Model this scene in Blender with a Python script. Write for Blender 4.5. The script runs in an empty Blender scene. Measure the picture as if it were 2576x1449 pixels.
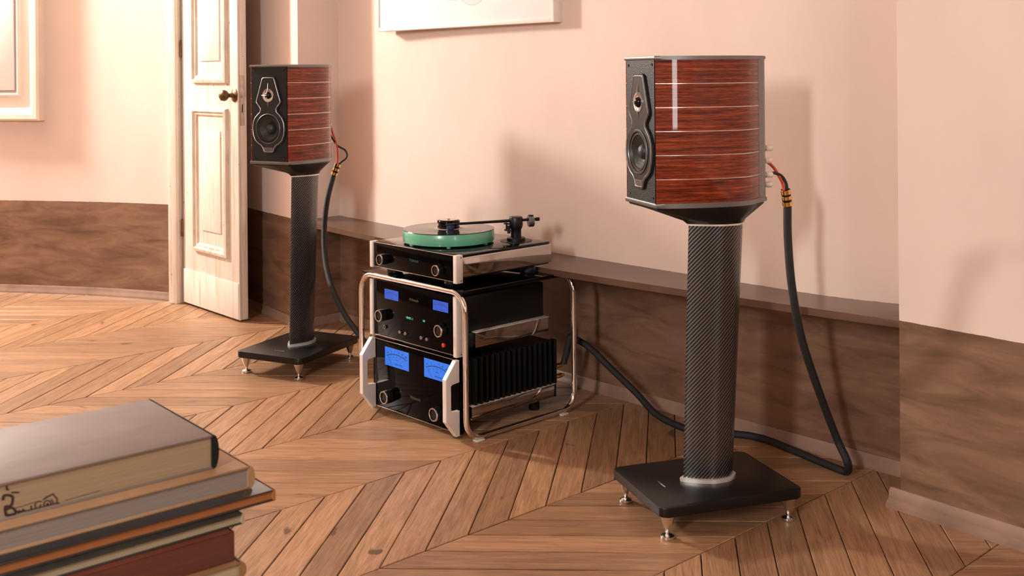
import bpy, bmesh, math, random
from mathutils import Vector, Matrix
random.seed(7)
S = bpy.context.scene
COL = S.collection
PI = math.pi

# ------------------------------------------------------------------ camera
F, HY, ROLL, CH = 2793.17, 183.73, 0.0085, 1.22      # focal px, horizon row, roll, camera height
cam_d = bpy.data.cameras.new('camera'); cam = bpy.data.objects.new('camera', cam_d); COL.objects.link(cam)
cam_d.sensor_fit = 'HORIZONTAL'; cam_d.sensor_width = 36.0; cam_d.lens = F / 2576 * 36
cam_d.shift_y = -(1449 / 2 - HY) / 2576
cam.matrix_world = Matrix.Translation((0, 0, CH)) @ Matrix.Rotation(PI / 2, 4, 'X') @ Matrix.Rotation(-ROLL, 4, 'Z')
cam_d.dof.use_dof = True; cam_d.dof.focus_distance = 3.7; cam_d.dof.aperture_fstop = 9.0
cam_d.clip_start = 0.05
S.camera = cam

# ------------------------------------------------------------------ world, lights, exposure
W = bpy.data.worlds.new('world'); S.world = W; W.use_nodes = True
W.node_tree.nodes['Background'].inputs[0].default_value = (1.0, 0.86, 0.74, 1)
W.node_tree.nodes['Background'].inputs[1].default_value = 0.08
S.view_settings.view_transform = 'Standard'; S.view_settings.look = 'None'
S.view_settings.exposure = 0.2; S.view_settings.gamma = 1.0
S.view_settings.use_curve_mapping = False

def aim(o, tgt):
    o.rotation_euler = (Vector(tgt) - o.location).to_track_quat('-Z', 'Y').to_euler()

def area(name, loc, tgt, power, col, sx, sy):
    d = bpy.data.lights.new(name, 'AREA'); d.energy = power; d.color = col; d.shape = 'RECTANGLE'
    d.size = sx; d.size_y = sy
    o = bpy.data.objects.new(name, d); COL.objects.link(o); o.location = loc; aim(o, tgt); return o

# daylight of the windows out of frame: hard side light from the left end of the room, light from behind on the left
# (shadows of the far speaker and the door), and the tall window mirrored in the lacquer of the near speaker
area('window_left_offscreen', (-4.52, 6.20, 2.75), (-3.0, 5.30, 2.3), 270, (1.0, 0.93, 0.85), 0.25, 0.55)
area('window_back_left_offscreen', (-2.43, -2.12, 2.45), (-2.43, 3.0, 2.1), 150, (1.0, 0.98, 0.95), 0.40, 0.95)
area('window_back_right_offscreen', (1.93, -2.12, 1.75), (1.93, 3.0, 1.75), 20, (1.0, 0.95, 0.90), 0.28, 1.90)

# ------------------------------------------------------------------ pixel helpers (photo 2576 x 1449)
CR, SR = math.cos(ROLL), math.sin(ROLL)
def ray(px, py):
    x, y = px - 1288, py - HY
    return (CR * x - SR * y) / F, (SR * x + CR * y) / F      # X per depth, drop per depth
def at(px, py, Y):
    a, b = ray(px, py); return Vector((a * Y, Y, CH - b * Y))
def ground(px, py, z=0.0):
    a, b = ray(px, py); Y = (CH - z) / b; return Vector((a * Y, Y, z))
def online(px, py, p, d):
    """pixel on the vertical plane through plan point p along plan direction d -> distance along d, height"""
    a, b = ray(px, py); t = (a * p[1] - p[0]) / (d[0] - a * d[1]); Y = p[1] + t * d[1]
    return t, CH - b * Y

# ------------------------------------------------------------------ materials
MATS = {}
def nodes(name):
    m = bpy.data.materials.new(name); m.use_nodes = True; nt = m.node_tree
    return m, nt, nt.nodes['Principled BSDF']
def setp(b, **k):
    names = dict(col='Base Color', rough='Roughness', metal='Metallic', spec='Specular IOR Level', coat='Coat Weight',
                 crough='Coat Roughness', trans='Transmission Weight', ior='IOR', emc='Emission Color', ems='Emission Strength',
                 sss='Subsurface Weight', sheen='Sheen Weight')
    for a, v in k.items():
        b.inputs[names[a]].default_value = (v[0], v[1], v[2], 1) if isinstance(v, tuple) else v
def plain(name, col, rough=0.5, metal=0.0, bump=0.0, bscale=200, var=0.0, vscale=30, **k):
    """plain material with fine procedural variation"""
    m, nt, b = nodes(name); setp(b, col=col, rough=rough, metal=metal, **k)
    tc = nt.nodes.new('ShaderNodeTexCoord')
    if var:
        n = nt.nodes.new('ShaderNodeTexNoise'); n.inputs['Scale'].default_value = vscale; n.inputs['Detail'].default_value = 5
        nt.links.new(tc.outputs['Object'], n.inputs['Vector'])
        r = nt.nodes.new('ShaderNodeValToRGB')
        r.color_ramp.elements[0].position = .3; r.color_ramp.elements[1].position = .7
        r.color_ramp.elements[0].color = (*[c * (1 - var) for c in col], 1)
        r.color_ramp.elements[1].color = (*[min(1, c * (1 + var)) for c in col], 1)
        nt.links.new(n.outputs['Fac'], r.inputs[0]); nt.links.new(r.outputs[0], b.inputs['Base Color'])
    if bump:
        n2 = nt.nodes.new('ShaderNodeTexNoise'); n2.inputs['Scale'].default_value = bscale; n2.inputs['Detail'].default_value = 6
        nt.links.new(tc.outputs['Object'], n2.inputs['Vector'])
        bp = nt.nodes.new('ShaderNodeBump'); bp.inputs['Strength'].default_value = bump; bp.inputs['Distance'].default_value = .002
        nt.links.new(n2.outputs['Fac'], bp.inputs['Height']); nt.links.new(bp.outputs[0], b.inputs['Normal'])
    MATS[name] = m; return m
def math_node(nt, op, a=None, b=None, va=0, vb=0):
    n = nt.nodes.new('ShaderNodeMath'); n.operation = op
    n.inputs[0].default_value = va; n.inputs[1].default_value = vb
    if a is not None: nt.links.new(a, n.inputs[0])
    if b is not None: nt.links.new(b, n.inputs[1])
    return n.outputs[0]
def mixc(nt, fac, a, b):
    n = nt.nodes.new('ShaderNodeMix'); n.data_type = 'RGBA'
    nt.links.new(fac, n.inputs[0])
    for v, i in ((a, 6), (b, 7)):
        if isinstance(v, tuple): n.inputs[i].default_value = (*v, 1)
        else: nt.links.new(v, n.inputs[i])
    return n.outputs[2]
def noise(nt, vec, scale, detail=4, rough=.55, dist=0):
    n = nt.nodes.new('ShaderNodeTexNoise'); n.inputs['Scale'].default_value = scale; n.inputs['Detail'].default_value = detail
    n.inputs['Roughness'].default_value = rough; n.inputs['Distortion'].default_value = dist
    if vec is not None: nt.links.new(vec, n.inputs['Vector'])
    return n.outputs['Fac']
def ramp(nt, fac, *stops):
    r = nt.nodes.new('ShaderNodeValToRGB'); e = r.color_ramp.elements
    while len(e) < len(stops): e.new(.5)
    for el, (p, c) in zip(e, stops): el.position = p; el.color = (*c, 1) if isinstance(c, tuple) else (c, c, c, 1)
    nt.links.new(fac, r.inputs[0]); return r.outputs[0]
def mapping(nt, vec, scale):
    n = nt.nodes.new('ShaderNodeMapping'); n.inputs['Scale'].default_value = scale; nt.links.new(vec, n.inputs['Vector']); return n.outputs[0]

DADO = 0.520
def wall_material():
    m, nt, b = nodes('plaster_wall')
    g = nt.nodes.new('ShaderNodeNewGeometry'); pos = g.outputs['Position']
    sep = nt.nodes.new('ShaderNodeSeparateXYZ'); nt.links.new(pos, sep.inputs[0])
    up = ramp(nt, noise(nt, mapping(nt, pos, (1, 1, .6)), 1.7, 6, .6), (.3, (.65, .515, .445)), (.7, (.73, .595, .525)))
    st = noise(nt, mapping(nt, pos, (1.7, 1.7, 8)), 2.0, 8, .62, .7)
    low = ramp(nt, st, (.28, (.095, .050, .030)), (.5, (.185, .102, .062)), (.74, (.27, .157, .100)))
    edge = math_node(nt, 'ADD', sep.outputs[2], math_node(nt, 'MULTIPLY', noise(nt, pos, 25, 3), None, 0, .004))
    f = math_node(nt, 'GREATER_THAN', edge, None, 0, DADO + .002)
    nt.links.new(mixc(nt, f, low, up), b.inputs['Base Color'])
    rg = mixc(nt, f, (.42, .42, .42), (.75, .75, .75)); nt.links.new(rg, b.inputs['Roughness'])
    bp = nt.nodes.new('ShaderNodeBump'); bp.inputs['Strength'].default_value = .12; bp.inputs['Distance'].default_value = .004
    nt.links.new(noise(nt, pos, 40, 8, .6), bp.inputs['Height']); nt.links.new(bp.outputs[0], b.inputs['Normal'])
    return m
M_WALL = wall_material()

def oak_material():
    m, nt, b = nodes('oak_parquet')
    tc = nt.nodes.new('ShaderNodeTexCoord'); oi = nt.nodes.new('ShaderNodeObjectInfo')
    off = math_node(nt, 'MULTIPLY', oi.outputs['Random'], None, 0, 37.0)
    cmb = nt.nodes.new('ShaderNodeCombineXYZ'); nt.links.new(off, cmb.inputs[0]); nt.links.new(off, cmb.inputs[1])
    ad = nt.nodes.new('ShaderNodeVectorMath'); ad.operation = 'ADD'
    nt.links.new(tc.outputs['Object'], ad.inputs[0]); nt.links.new(cmb.outputs[0], ad.inputs[1])
    v = ad.outputs[0]
    g1 = noise(nt, mapping(nt, v, (2.2, 26, 1)), 1.6, 6, .6, 1.6)
    g2 = noise(nt, mapping(nt, v, (7, 190, 1)), 1.5, 4, .6, .4)
    c1 = ramp(nt, g1, (.3, (.255, .130, .066)), (.5, (.36, .198, .105)), (.72, (.45, .262, .148)))
    dark = ramp(nt, g2, (.34, .55), (.52, 1.0))
    mul = nt.nodes.new('ShaderNodeMix'); mul.data_type = 'RGBA'; mul.blend_type = 'MULTIPLY'; mul.inputs[0].default_value = .75
    nt.links.new(c1, mul.inputs[6]); nt.links.new(dark, mul.inputs[7])
    hsv = nt.nodes.new('ShaderNodeHueSaturation'); nt.links.new(mul.outputs[2], hsv.inputs['Color'])
    nt.links.new(math_node(nt, 'ADD', math_node(nt, 'MULTIPLY', oi.outputs['Random'], None, 0, .42), None, 0, .78), hsv.inputs['Value'])
    knots = noise(nt, mapping(nt, v, (5, 9, 1)), 1.4, 2, .4)
    kf = ramp(nt, knots, (.245, 1.0), (.275, 0.0))
    nt.links.new(mixc(nt, kf, hsv.outputs[0], (.12, .055, .025)), b.inputs['Base Color'])
    nt.links.new(ramp(nt, g1, (.3, .42), (.7, .30)), b.inputs['Roughness'])
    b.inputs['Specular IOR Level'].default_value = .45
    bp = nt.nodes.new('ShaderNodeBump'); bp.inputs['Strength'].default_value = .35; bp.inputs['Distance'].default_value = .0015
    nt.links.new(g2, bp.inputs['Height']); nt.links.new(bp.outputs[0], b.inputs['Normal'])
    return m
M_OAK = oak_material()

def wood_red():
    m, nt, b = nodes('red_walnut_lacquer')
    tc = nt.nodes.new('ShaderNodeTexCoord'); v = tc.outputs['Object']
    g1 = noise(nt, mapping(nt, v, (4, 4, 170)), 1.3, 7, .62, .35)
    g2 = noise(nt, mapping(nt, v, (28, 28, 330)), 1.2, 3, .6)
    c = ramp(nt, g1, (.30, (.028, .005, .002)), (.5, (.21, .030, .009)), (.74, (.48, .088, .022)))
    d = ramp(nt, g2, (.35, .35), (.56, 1.0))
    mul = nt.nodes.new('ShaderNodeMix'); mul.data_type = 'RGBA'; mul.blend_type = 'MULTIPLY'; mul.inputs[0].default_value = .8
    nt.links.new(c, mul.inputs[6]); nt.links.new(d, mul.inputs[7]); nt.links.new(mul.outputs[2], b.inputs['Base Color'])
    setp(b, rough=.35, spec=.1, coat=.75, crough=.03); return m
M_WOOD = wood_red()

def carbon():
    m, nt, b = nodes('carbon_fibre')
    uv = nt.nodes.new('ShaderNodeUVMap'); sp = nt.nodes.new('ShaderNodeSeparateXYZ'); nt.links.new(uv.outputs[0], sp.inputs[0])
    u, v = sp.outputs[0], sp.outputs[1]
    d1 = math_node(nt, 'SUBTRACT', math_node(nt, 'MULTIPLY', u, None, 0, 100.0), math_node(nt, 'MULTIPLY', v, None, 0, 84.0))
    s1 = math_node(nt, 'SINE', math_node(nt, 'MULTIPLY', d1, None, 0, 2 * PI))
    d2 = math_node(nt, 'ADD', math_node(nt, 'MULTIPLY', u, None, 0, 210.0), math_node(nt, 'MULTIPLY', v, None, 0, 210.0))
    s2 = math_node(nt, 'SINE', math_node(nt, 'MULTIPLY', d2, None, 0, 2 * PI))
    t = math_node(nt, 'ADD', s1, math_node(nt, 'MULTIPLY', s2, None, 0, .45))
    f = ramp(nt, math_node(nt, 'ADD', math_node(nt, 'MULTIPLY', t, None, 0, .33), None, 0, .5), (.45, 0.0), (.75, 1.0))
    nt.links.new(mixc(nt, f, (.003, .003, .004), (.21, .205, .20)), b.inputs['Base Color'])
    nt.links.new(mixc(nt, f, (.25, .25, .25), (.36, .36, .36)), b.inputs['Roughness'])
    nt.links.new(f, b.inputs['Metallic']); b.inputs['Coat Weight'].default_value = .25; b.inputs['Coat Roughness'].default_value = .1
    return m
M_CARB = carbon()

def page_material(name, c0, c1, freq):
    m, nt, b = nodes(name); tc = nt.nodes.new('ShaderNodeTexCoord'); v = tc.outputs['Object']
    n1 = noise(nt, mapping(nt, v, (1.2, 1.2, freq)), 1.0, 5, .7)
    nt.links.new(ramp(nt, n1, (.3, c0), (.7, c1)), b.inputs['Base Color']); setp(b, rough=.8); return m

def cloudy(name, c0, c1, scale, rough=.4, coat=0.0, streak=(1, 1, 1)):
    m, nt, b = nodes(name); tc = nt.nodes.new('ShaderNodeTexCoord')
    n1 = noise(nt, mapping(nt, tc.outputs['Object'], streak), scale, 6, .6, .5)
    nt.links.new(ramp(nt, n1, (.35, c0), (.65, c1)), b.inputs['Base Color']); setp(b, rough=rough, coat=coat); return m

def door_paint():
    m, nt, b = nodes('worn_cream_paint'); tc = nt.nodes.new('ShaderNodeTexCoord'); v = tc.outputs['Object']
    base = ramp(nt, noise(nt, mapping(nt, v, (3, 3, 1.2)), 3, 6, .6), (.3, (.64, .545, .455)), (.7, (.74, .655, .57)))
    chips = ramp(nt, noise(nt, mapping(nt, v, (1, 1, .7)), 42, 3, .5), (.265, 1.0), (.285, 0.0))
    streak = ramp(nt, noise(nt, mapping(nt, v, (40, 40, 1.6)), 1.3, 5, .7), (.34, .8), (.46, 0.0))
    c = mixc(nt, streak, base, (.50, .36, .24)); c = mixc(nt, chips, c, (.28, .17, .10))
    nt.links.new(c, b.inputs['Base Color']); setp(b, rough=.5)
    bp = nt.nodes.new('ShaderNodeBump'); bp.inputs['Strength'].default_value = .3; bp.inputs['Distance'].default_value = .003
    nt.links.new(noise(nt, v, 50, 6), bp.inputs['Height']); nt.links.new(bp.outputs[0], b.inputs['Normal']); return m
M_DOOR = door_paint()

M_MOULD = cloudy('worn_moulding_paint', (.50, .385, .285), (.70, .60, .50), 6, .5, 0, (3, 3, 1))
M_BLACK = plain('black_satin', (.004, .004, .0042), .38, bump=.05, spec=.35)
M_GLOSS = plain('black_gloss', (.0015, .0015, .002), .06, bump=.0, var=.2, spec=.35)
M_BASE = plain('black_powder_coat', (.005, .0048, .005), .30, bump=.15, bscale=900, spec=.35)
M_LEATH = plain('black_leather', (.006, .0078, .0083), .42, bump=.5, bscale=420, spec=.3)
M_DRIVER = plain('driver_grey', (.016, .016, .017), .36, bump=.08, spec=.35)
M_CONE = plain('woofer_cone', (.018, .018, .018), .5, bump=.5, bscale=160, var=.5)
M_RUB = plain('rubber_surround', (.008, .008, .008), .45, bump=.1)
M_GREYM = plain('grey_anodised', (.22, .22, .23), .32, metal=.9, bump=.03)
M_SILV = plain('satin_silver', (.72, .69, .66), .22, metal=1.0, bump=.02)
M_CHROME = plain('chrome', (.78, .76, .74), .05, metal=1.0, bump=.0, var=.03)
M_MIRROR = plain('polished_steel', (.55, .52, .50), .07, metal=1.0, bump=.01)
M_ALU = plain('brushed_aluminium', (.78, .72, .67), .38, metal=.35, bump=.05, bscale=500)
M_GOLD = plain('gold_plate', (.78, .50, .16), .18, metal=1.0, bump=.02)
M_CABLE = plain('braided_black_sleeve', (.010, .010, .011), .55, bump=.8, bscale=700)
M_RED = plain('red_insulation', (.55, .06, .035), .45, bump=.05)
M_BRASS = plain('aged_bronze', (.14, .075, .035), .38, metal=.7, bump=.1, var=.3)
M_FRAMEW = plain('white_frame_paint', (.80, .73, .68), .45, bump=.1, var=.05)
M_CANVAS = plain('white_canvas', (.88, .85, .84), .8, bump=.2, bscale=500, var=.02, vscale=3)
M_LINE = plain('pencil_grey', (.50, .44, .42), .8, bump=.1)
M_LINE2 = plain('pale_wash', (.74, .69, .67), .8, bump=.1)
M_CREAM = plain('cream_moulding', (.76, .66, .58), .55, bump=.1, var=.05, vscale=6)
M_BASEB = plain('brown_baseboard', (.25, .155, .112), .45, bump=.2, bscale=60, var=.25, vscale=9)
M_SHELF = plain('brown_ledge_paint', (.105, .058, .038), .27, bump=.1, bscale=80, var=.2, vscale=5)
M_GROUND = plain('subfloor_dark', (.035, .018, .010), .8, bump=.2, var=.2)
M_STEEL = plain('old_steel', (.55, .48, .42), .4, metal=.8, bump=.2, var=.2)
M_CEIL = plain('ceiling_plaster', (.70, .60, .52), .8, bump=.2, var=.04, vscale=3)
M_VINYL = plain('vinyl_black', (.010, .009, .009), .10, bump=.0, var=.2)
M_LABEL = plain('record_label_paper', (.56, .46, .42), .6, bump=.1, var=.05)
M_BTN = plain('button_steel', (.35, .33, .32), .3, metal=1, bump=.02)
M_REDB = plain('red_button', (.5, .03, .02), .35, bump=.02)
M_PAD = plain('clear_foot_pad', (.62, .56, .52), .3, bump=.05)
M_PANEL = plain('black_glass_panel', (.0012, .0012, .0015), .08, bump=.0, var=.2, spec=.08)
M_TRIM = plain('dull_silver_trim', (.50, .50, .50), .42, metal=1.0, bump=.05)
M_RINGS = plain('bright_ring', (.80, .77, .74), .28, metal=.55, bump=.02)
def glow(name, col, s, base=(.01, .01, .01)):
    m = plain(name, base, .4, bump=.0, emc=col, ems=s); return m
M_METER = glow('meter_blue', (.006, .135, .62), 1.0, (.01, .03, .1))
M_METERD = glow('meter_dim_blue', (.006, .085, .60), .75, (.01, .03, .1))
M_INK = plain('meter_ink', (.002, .006, .03), .6, bump=.0, var=.1)
M_GRN = glow('logo_green', (.02, .30, .16), .18)
M_YEL = glow('logo_gold', (.30, .26, .06), .16)
M_CYAN = glow('display_cyan', (.12, .75, .62), .9)
M_NEEDLE = plain('cartridge_blue', (.008, .016, .085), .35, bump=.02)
def green_glass():
    m, nt, b = nodes('green_platter'); setp(b, col=(.045, .29, .165), rough=.28, coat=.5, crough=.08, sss=.3)
    tc = nt.nodes.new('ShaderNodeTexCoord')
    nt.links.new(ramp(nt, noise(nt, tc.outputs['Object'], 9, 3), (.3, (.11, .40, .26)), (.7, (.14, .46, .31))), b.inputs['Base Color']); return m
M_GREEN = green_glass()

# ------------------------------------------------------------------ mesh helpers
def link(name, me, mat, parent=None, smooth=35):
    if mat is not None and not me.materials: me.materials.append(mat)
    if smooth:
        me.polygons.foreach_set('use_smooth', [True] * len(me.polygons)); me.set_sharp_from_angle(angle=math.radians(smooth))
    me.update()
    o = bpy.data.objects.new(name, me); COL.objects.link(o)
    if parent is not None: o.parent = parent
    return o
def finish(bm, name, mat, parent=None, smooth=35):
    bmesh.ops.recalc_face_normals(bm, faces=bm.faces[:])
    me = bpy.data.meshes.new(name); bm.to_mesh(me); bm.free(); return link(name, me, mat, parent, smooth)
def pydata(name, v, f, mat, parent=None, smooth=35):
    bm = bmesh.new(); vs = [bm.verts.new(p) for p in v]
    for q in f: bm.faces.new([vs[i] for i in q])
    return finish(bm, name, mat, parent, smooth)
def add_box(bm, x0, x1, y0, y1, z0, z1, bev=0.0, seg=2):
    vs = [bm.verts.new(p) for p in ((x0, y0, z0), (x1, y0, z0), (x1, y1, z0), (x0, y1, z0), (x0, y0, z1), (x1, y0, z1), (x1, y1, z1), (x0, y1, z1))]
    fs = [bm.faces.new([vs[i] for i in q]) for q in ((0, 3, 2, 1), (4, 5, 6, 7), (0, 1, 5, 4), (1, 2, 6, 5), (2, 3, 7, 6), (3, 0, 4, 7))]
    if bev:
        es = list({e for f in fs for e in f.edges}); bmesh.ops.bevel(bm, geom=es, offset=bev, segments=seg, affect='EDGES', profile=.5)
def box(name, x0, x1, y0, y1, z0, z1, mat, parent=None, bev=.0015, seg=2):
    bm = bmesh.new(); add_box(bm, x0, x1, y0, y1, z0, z1, bev, seg); return finish(bm, name, mat, parent)
def add_lathe(bm, prof, seg=32, mtx=None):
    """profile [(r, h)] revolved about Z"""
    rings = []
    for r, hh in prof:
        if r < 1e-6: rings.append([bm.verts.new((0, 0, hh))])
        else: rings.append([bm.verts.new((r * math.cos(2 * PI * i / seg), r * math.sin(2 * PI * i / seg), hh)) for i in range(seg)])
    for a, b in zip(rings, rings[1:]):
        for i in range(seg):
            j = (i + 1) % seg
            if len(a) == 1 and len(b) == 1: continue
            if len(a) == 1: bm.faces.new((a[0], b[i], b[j]))
            elif len(b) == 1: bm.faces.new((a[i], a[j], b[0]))
            else: bm.faces.new((a[i], a[j], b[j], b[i]))
    if mtx is not None: bmesh.ops.transform(bm, matrix=mtx, verts=[v for r in rings for v in r])
FACE = Matrix.Rotation(PI / 2, 4, 'X')           # lathe axis Z -> -Y (towards the viewer of a front panel)
def lathe(name, prof, mat, parent=None, seg=32, mtx=None, smooth=40):
    bm = bmesh.new(); add_lathe(bm, prof, seg, mtx); return finish(bm, name, mat, parent, smooth)
def front(u, v, z): return Matrix.Translation((u, v, z)) @ FACE
def catmull(pts, n=8, closed=False):
    P = [Vector(p) for p in pts]; out = []; N = len(P)
    rng = range(N) if closed else range(N - 1)
    for i in rng:
        if closed: a, b, c, d = P[i - 1], P[i], P[(i + 1) % N], P[(i + 2) % N]
        else: a, b, c, d = P[max(i - 1, 0)], P[i], P[i + 1], P[min(i + 2, N - 1)]
        for k in range(n):
            t = k / n
            out.append(.5 * ((2 * b) + (c - a) * t + (2 * a - 5 * b + 4 * c - d) * t * t + (3 * b - a - 3 * c + d) * t ** 3))
    if not closed: out.append(P[-1])
    return out
def add_tube(bm, pts, rad, seg=10, closed=False):
    P = [Vector(p) for p in pts]; N = len(P); rings = []; up = None
    for i, p in enumerate(P):
        if closed: t = P[(i + 1) % N] - P[i - 1]
        else: t = P[min(i + 1, N - 1)] - P[max(i - 1, 0)]
        t.normalize()
        if up is None:
            up = Vector((0, 0, 1)) if abs(t.z) < .9 else Vector((1, 0, 0))
        s = t.cross(up)
        if s.length < 1e-5: s = t.cross(Vector((0, 1, 0)))
        s.normalize(); up = s.cross(t).normalized()
        r = rad[i] if isinstance(rad, (list, tuple)) else rad
        rings.append([bm.verts.new(p + r * (math.cos(2 * PI * k / seg) * s + math.sin(2 * PI * k / seg) * up)) for k in range(seg)])
    M = N if closed else N - 1
    for i in range(M):
        a, b = rings[i], rings[(i + 1) % N]
        best = 0
        if closed and i == N - 1:
            best = min(range(seg), key=lambda q: (b[q].co - a[0].co).length)
        for k in range(seg):
            bm.faces.new((a[k], a[(k + 1) % seg], b[(k + 1 + best) % seg], b[(k + best) % seg]))
    if not closed:
        bm.faces.new(rings[0]); bm.faces.new(rings[-1][::-1])
def tube(name, pts, rad, mat, parent=None, seg=10, closed=False):
    bm = bmesh.new(); add_tube(bm, pts, rad, seg, closed); return finish(bm, name, mat, parent, 50)
def add_prism(bm, poly, z0, z1, bev=0):
    a = [bm.verts.new((x, y, z0)) for x, y in poly]; b = [bm.verts.new((x, y, z1)) for x, y in poly]; n = len(poly)
    fs = [bm.faces.new(a[::-1]), bm.faces.new(b)]
    for i in range(n): fs.append(bm.faces.new((a[i], a[(i + 1) % n], b[(i + 1) % n], b[i])))
    if bev:
        es = list(fs[0].edges) + list(fs[1].edges)
        bmesh.ops.bevel(bm, geom=es, offset=bev, segments=2, affect='EDGES', profile=.5)
def prism(name, poly, z0, z1, mat, parent=None, bev=0, smooth=35):
    bm = bmesh.new(); add_prism(bm, poly, z0, z1, bev); return finish(bm, name, mat, parent, smooth)
def loft(name, secs, mat, parent=None, caps=True, uv=False, smooth=35):
    bm = bmesh.new(); R = [[bm.verts.new(p) for p in s] for s in secs]; n = len(secs[0])
    lay = bm.loops.layers.uv.new('UVMap') if uv else None
    arc = [0]
    for i in range(n): arc.append(arc[-1] + (Vector(secs[0][(i + 1) % n]) - Vector(secs[0][i])).length)
    for r, (a, b) in enumerate(zip(R, R[1:])):
        for i in range(n):
            j = (i + 1) % n; f = bm.faces.new((a[i], a[j], b[j], b[i]))
            if uv:
                for lp, (k, w) in zip(f.loops, ((i, 0), (i + 1, 0), (i + 1, 1), (i, 1))):
                    lp[lay].uv = (arc[k], secs[r + w][0][2])
    if caps: bm.faces.new(R[0][::-1]); bm.faces.new(R[-1])
    return finish(bm, name, mat, parent, smooth)
def plate(name, outline, holes, y0, y1, mat, parent=None, smooth=35):
    """front panel: outline/holes as (x, z) loops, facing -Y at y0, back at y1"""
    bm = bmesh.new(); loops = []
    for lp in [outline] + holes: loops.append([bm.verts.new((x, y0, z)) for x, z in lp])
    es = []
    for lp in loops:
        for i in range(len(lp)): es.append(bm.edges.new((lp[i], lp[(i + 1) % len(lp)])))
    bmesh.ops.triangle_fill(bm, use_beauty=True, use_dissolve=False, edges=es)
    for lp in loops:
        bk = [bm.verts.new((v.co.x, y1, v.co.z)) for v in lp]; n = len(lp)
        for i in range(n): bm.faces.new((lp[i], lp[(i + 1) % n], bk[(i + 1) % n], bk[i]))
    return finish(bm, name, mat, parent, smooth)
def circle(cx, cz, r, n=40): return [(cx + r * math.cos(2 * PI * i / n), cz + r * math.sin(2 * PI * i / n)) for i in range(n)]
def text(name, s, size, mat, parent, loc, depth=.0004, align='CENTER', sx=1.0):
    c = bpy.data.curves.new(name, 'FONT'); c.body = s; c.size = size; c.extrude = depth; c.align_x = align; c.align_y = 'CENTER'
    c.resolution_u = 3
    o = bpy.data.objects.new(name, c); me = bpy.data.meshes.new_from_object(o)
    bpy.data.objects.remove(o); bpy.data.curves.remove(c)
    me.transform(Matrix.Translation(loc) @ FACE @ Matrix.Diagonal((sx, 1, 1, 1)))
    return link(name, me, mat, parent, 0)
def thing(name, label, cat, loc=(0, 0, 0), rz=0.0, group=None):
    o = bpy.data.objects.new(name, None); COL.objects.link(o); o.location = loc; o.rotation_euler = (0, 0, rz)
    o.empty_display_size = .1
    return tag(o, label, cat, group)
def tag(o, label=None, cat=None, group=None, kind=None):
    for k, v in (('label', label), ('category', cat), ('group', group), ('kind', kind)):
        if v: o[k] = v
    return o
def struct(o, label=None, cat=None): return tag(o, label, cat, None, 'structure')
def copy_tree(o, parent=None):
    c = o.copy(); COL.objects.link(c); c.parent = parent
    for ch in list(o.children): copy_tree(ch, c)
    return c

# ------------------------------------------------------------------ room shell
ZC = 3.1
LEFT = [(-4.6, 6.50), (-3.6, 6.43), (-2.93, 6.33), (-2.316, 6.20), (-1.90, 6.055), (-1.78, 5.995)]
COR_A, COR_B, COR_C1, COR_D = (-1.031, 5.347), (-.86, 5.508), (1.20, 3.294), (1.075, 3.10)
D_END, D_RET = (1.75, 2.278), (1.90, 2.42)
def vperp(a, b):
    d = (Vector(b) - Vector(a)).normalized(); return Vector((-d.y, d.x))
def wall(name, pts, z0, z1, th, mat, label):
    P = [Vector(p) for p in pts]; out = []
    for i, p in enumerate(P):
        n = Vector((0, 0))
        if i > 0: n += vperp(P[i - 1], p)
        if i < len(P) - 1: n += vperp(p, P[i + 1])
        out.append(p + n.normalized() * th)
    bm = bmesh.new()
    a0 = [bm.verts.new((p.x, p.y, z0)) for p in P]; a1 = [bm.verts.new((p.x, p.y, z1)) for p in P]
    b0 = [bm.verts.new((p.x, p.y, z0)) for p in out]; b1 = [bm.verts.new((p.x, p.y, z1)) for p in out]
    for i in range(len(P) - 1):
        bm.faces.new((a0[i], a0[i + 1], a1[i + 1], a1[i])); bm.faces.new((b0[i + 1], b0[i], b1[i], b1[i + 1]))
        bm.faces.new((a1[i], a1[i + 1], b1[i + 1], b1[i])); bm.faces.new((a0[i + 1], a0[i], b0[i], b0[i + 1]))
    bm.faces.new((a0[0], a1[0], b1[0], b0[0])); bm.faces.new((a0[-1], b0[-1], b1[-1], a1[-1]))
    return struct(finish(bm, name, mat, None, 20), label, 'wall')
def smooth_pts(p, n): return [(v.x, v.y) for v in catmull([(x, y, 0) for x, y in p], n)]
CB, CC = Vector(COR_B), Vector(COR_C1)
CDIR = (CC - CB).normalized(); CN = Vector((CDIR.y, -CDIR.x))          # towards the room
if CN.y > 0: CN = -CN
def c_point(t, bulge):
    k = math.sin(PI * t) if t < .5 else (1.0 if t < .88 else 1 - ((t - .88) / .12) ** 2)  # right end shaped to turn off the side light, for a dark gradient there
    return CB + (CC - CB) * t + CN * (bulge * k)
LEFT_S = smooth_pts(LEFT, 5)
wall('wall_left', LEFT_S, -.02, ZC, .12, M_WALL, 'gently curved plaster wall with a brown painted dado, left of the door')
wall('wall_corner', [(-1.78, 5.995), (-1.455, 5.944), (-1.31, 5.74), COR_A, COR_B], -.02, ZC, .05, M_WALL,
     'narrow plaster wall piece with an outer corner, behind the open door')
UPC = [tuple(c_point(i / 60, .068)) for i in range(61)]
wall('wall_alcove', UPC, DADO - .005, ZC, .15, M_WALL, 'long plaster wall of the recess behind the rack, above the ledge')
wall('wall_alcove_low', [COR_B, COR_C1], -.02, DADO - .006, .15, M_WALL, 'shaded brown wall under the ledge behind the rack')
wall('wall_right', [COR_C1, COR_D, D_END, D_RET], -.02, ZC, .06, M_WALL, 'projecting plaster pier with brown dado, on the right beside the alcove')
wall('wall_side', [D_RET, (3.0, 2.42), (3.0, -2.2)], -.02, ZC, .12, M_WALL, 'plain plaster side wall beyond the pier')
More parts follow.
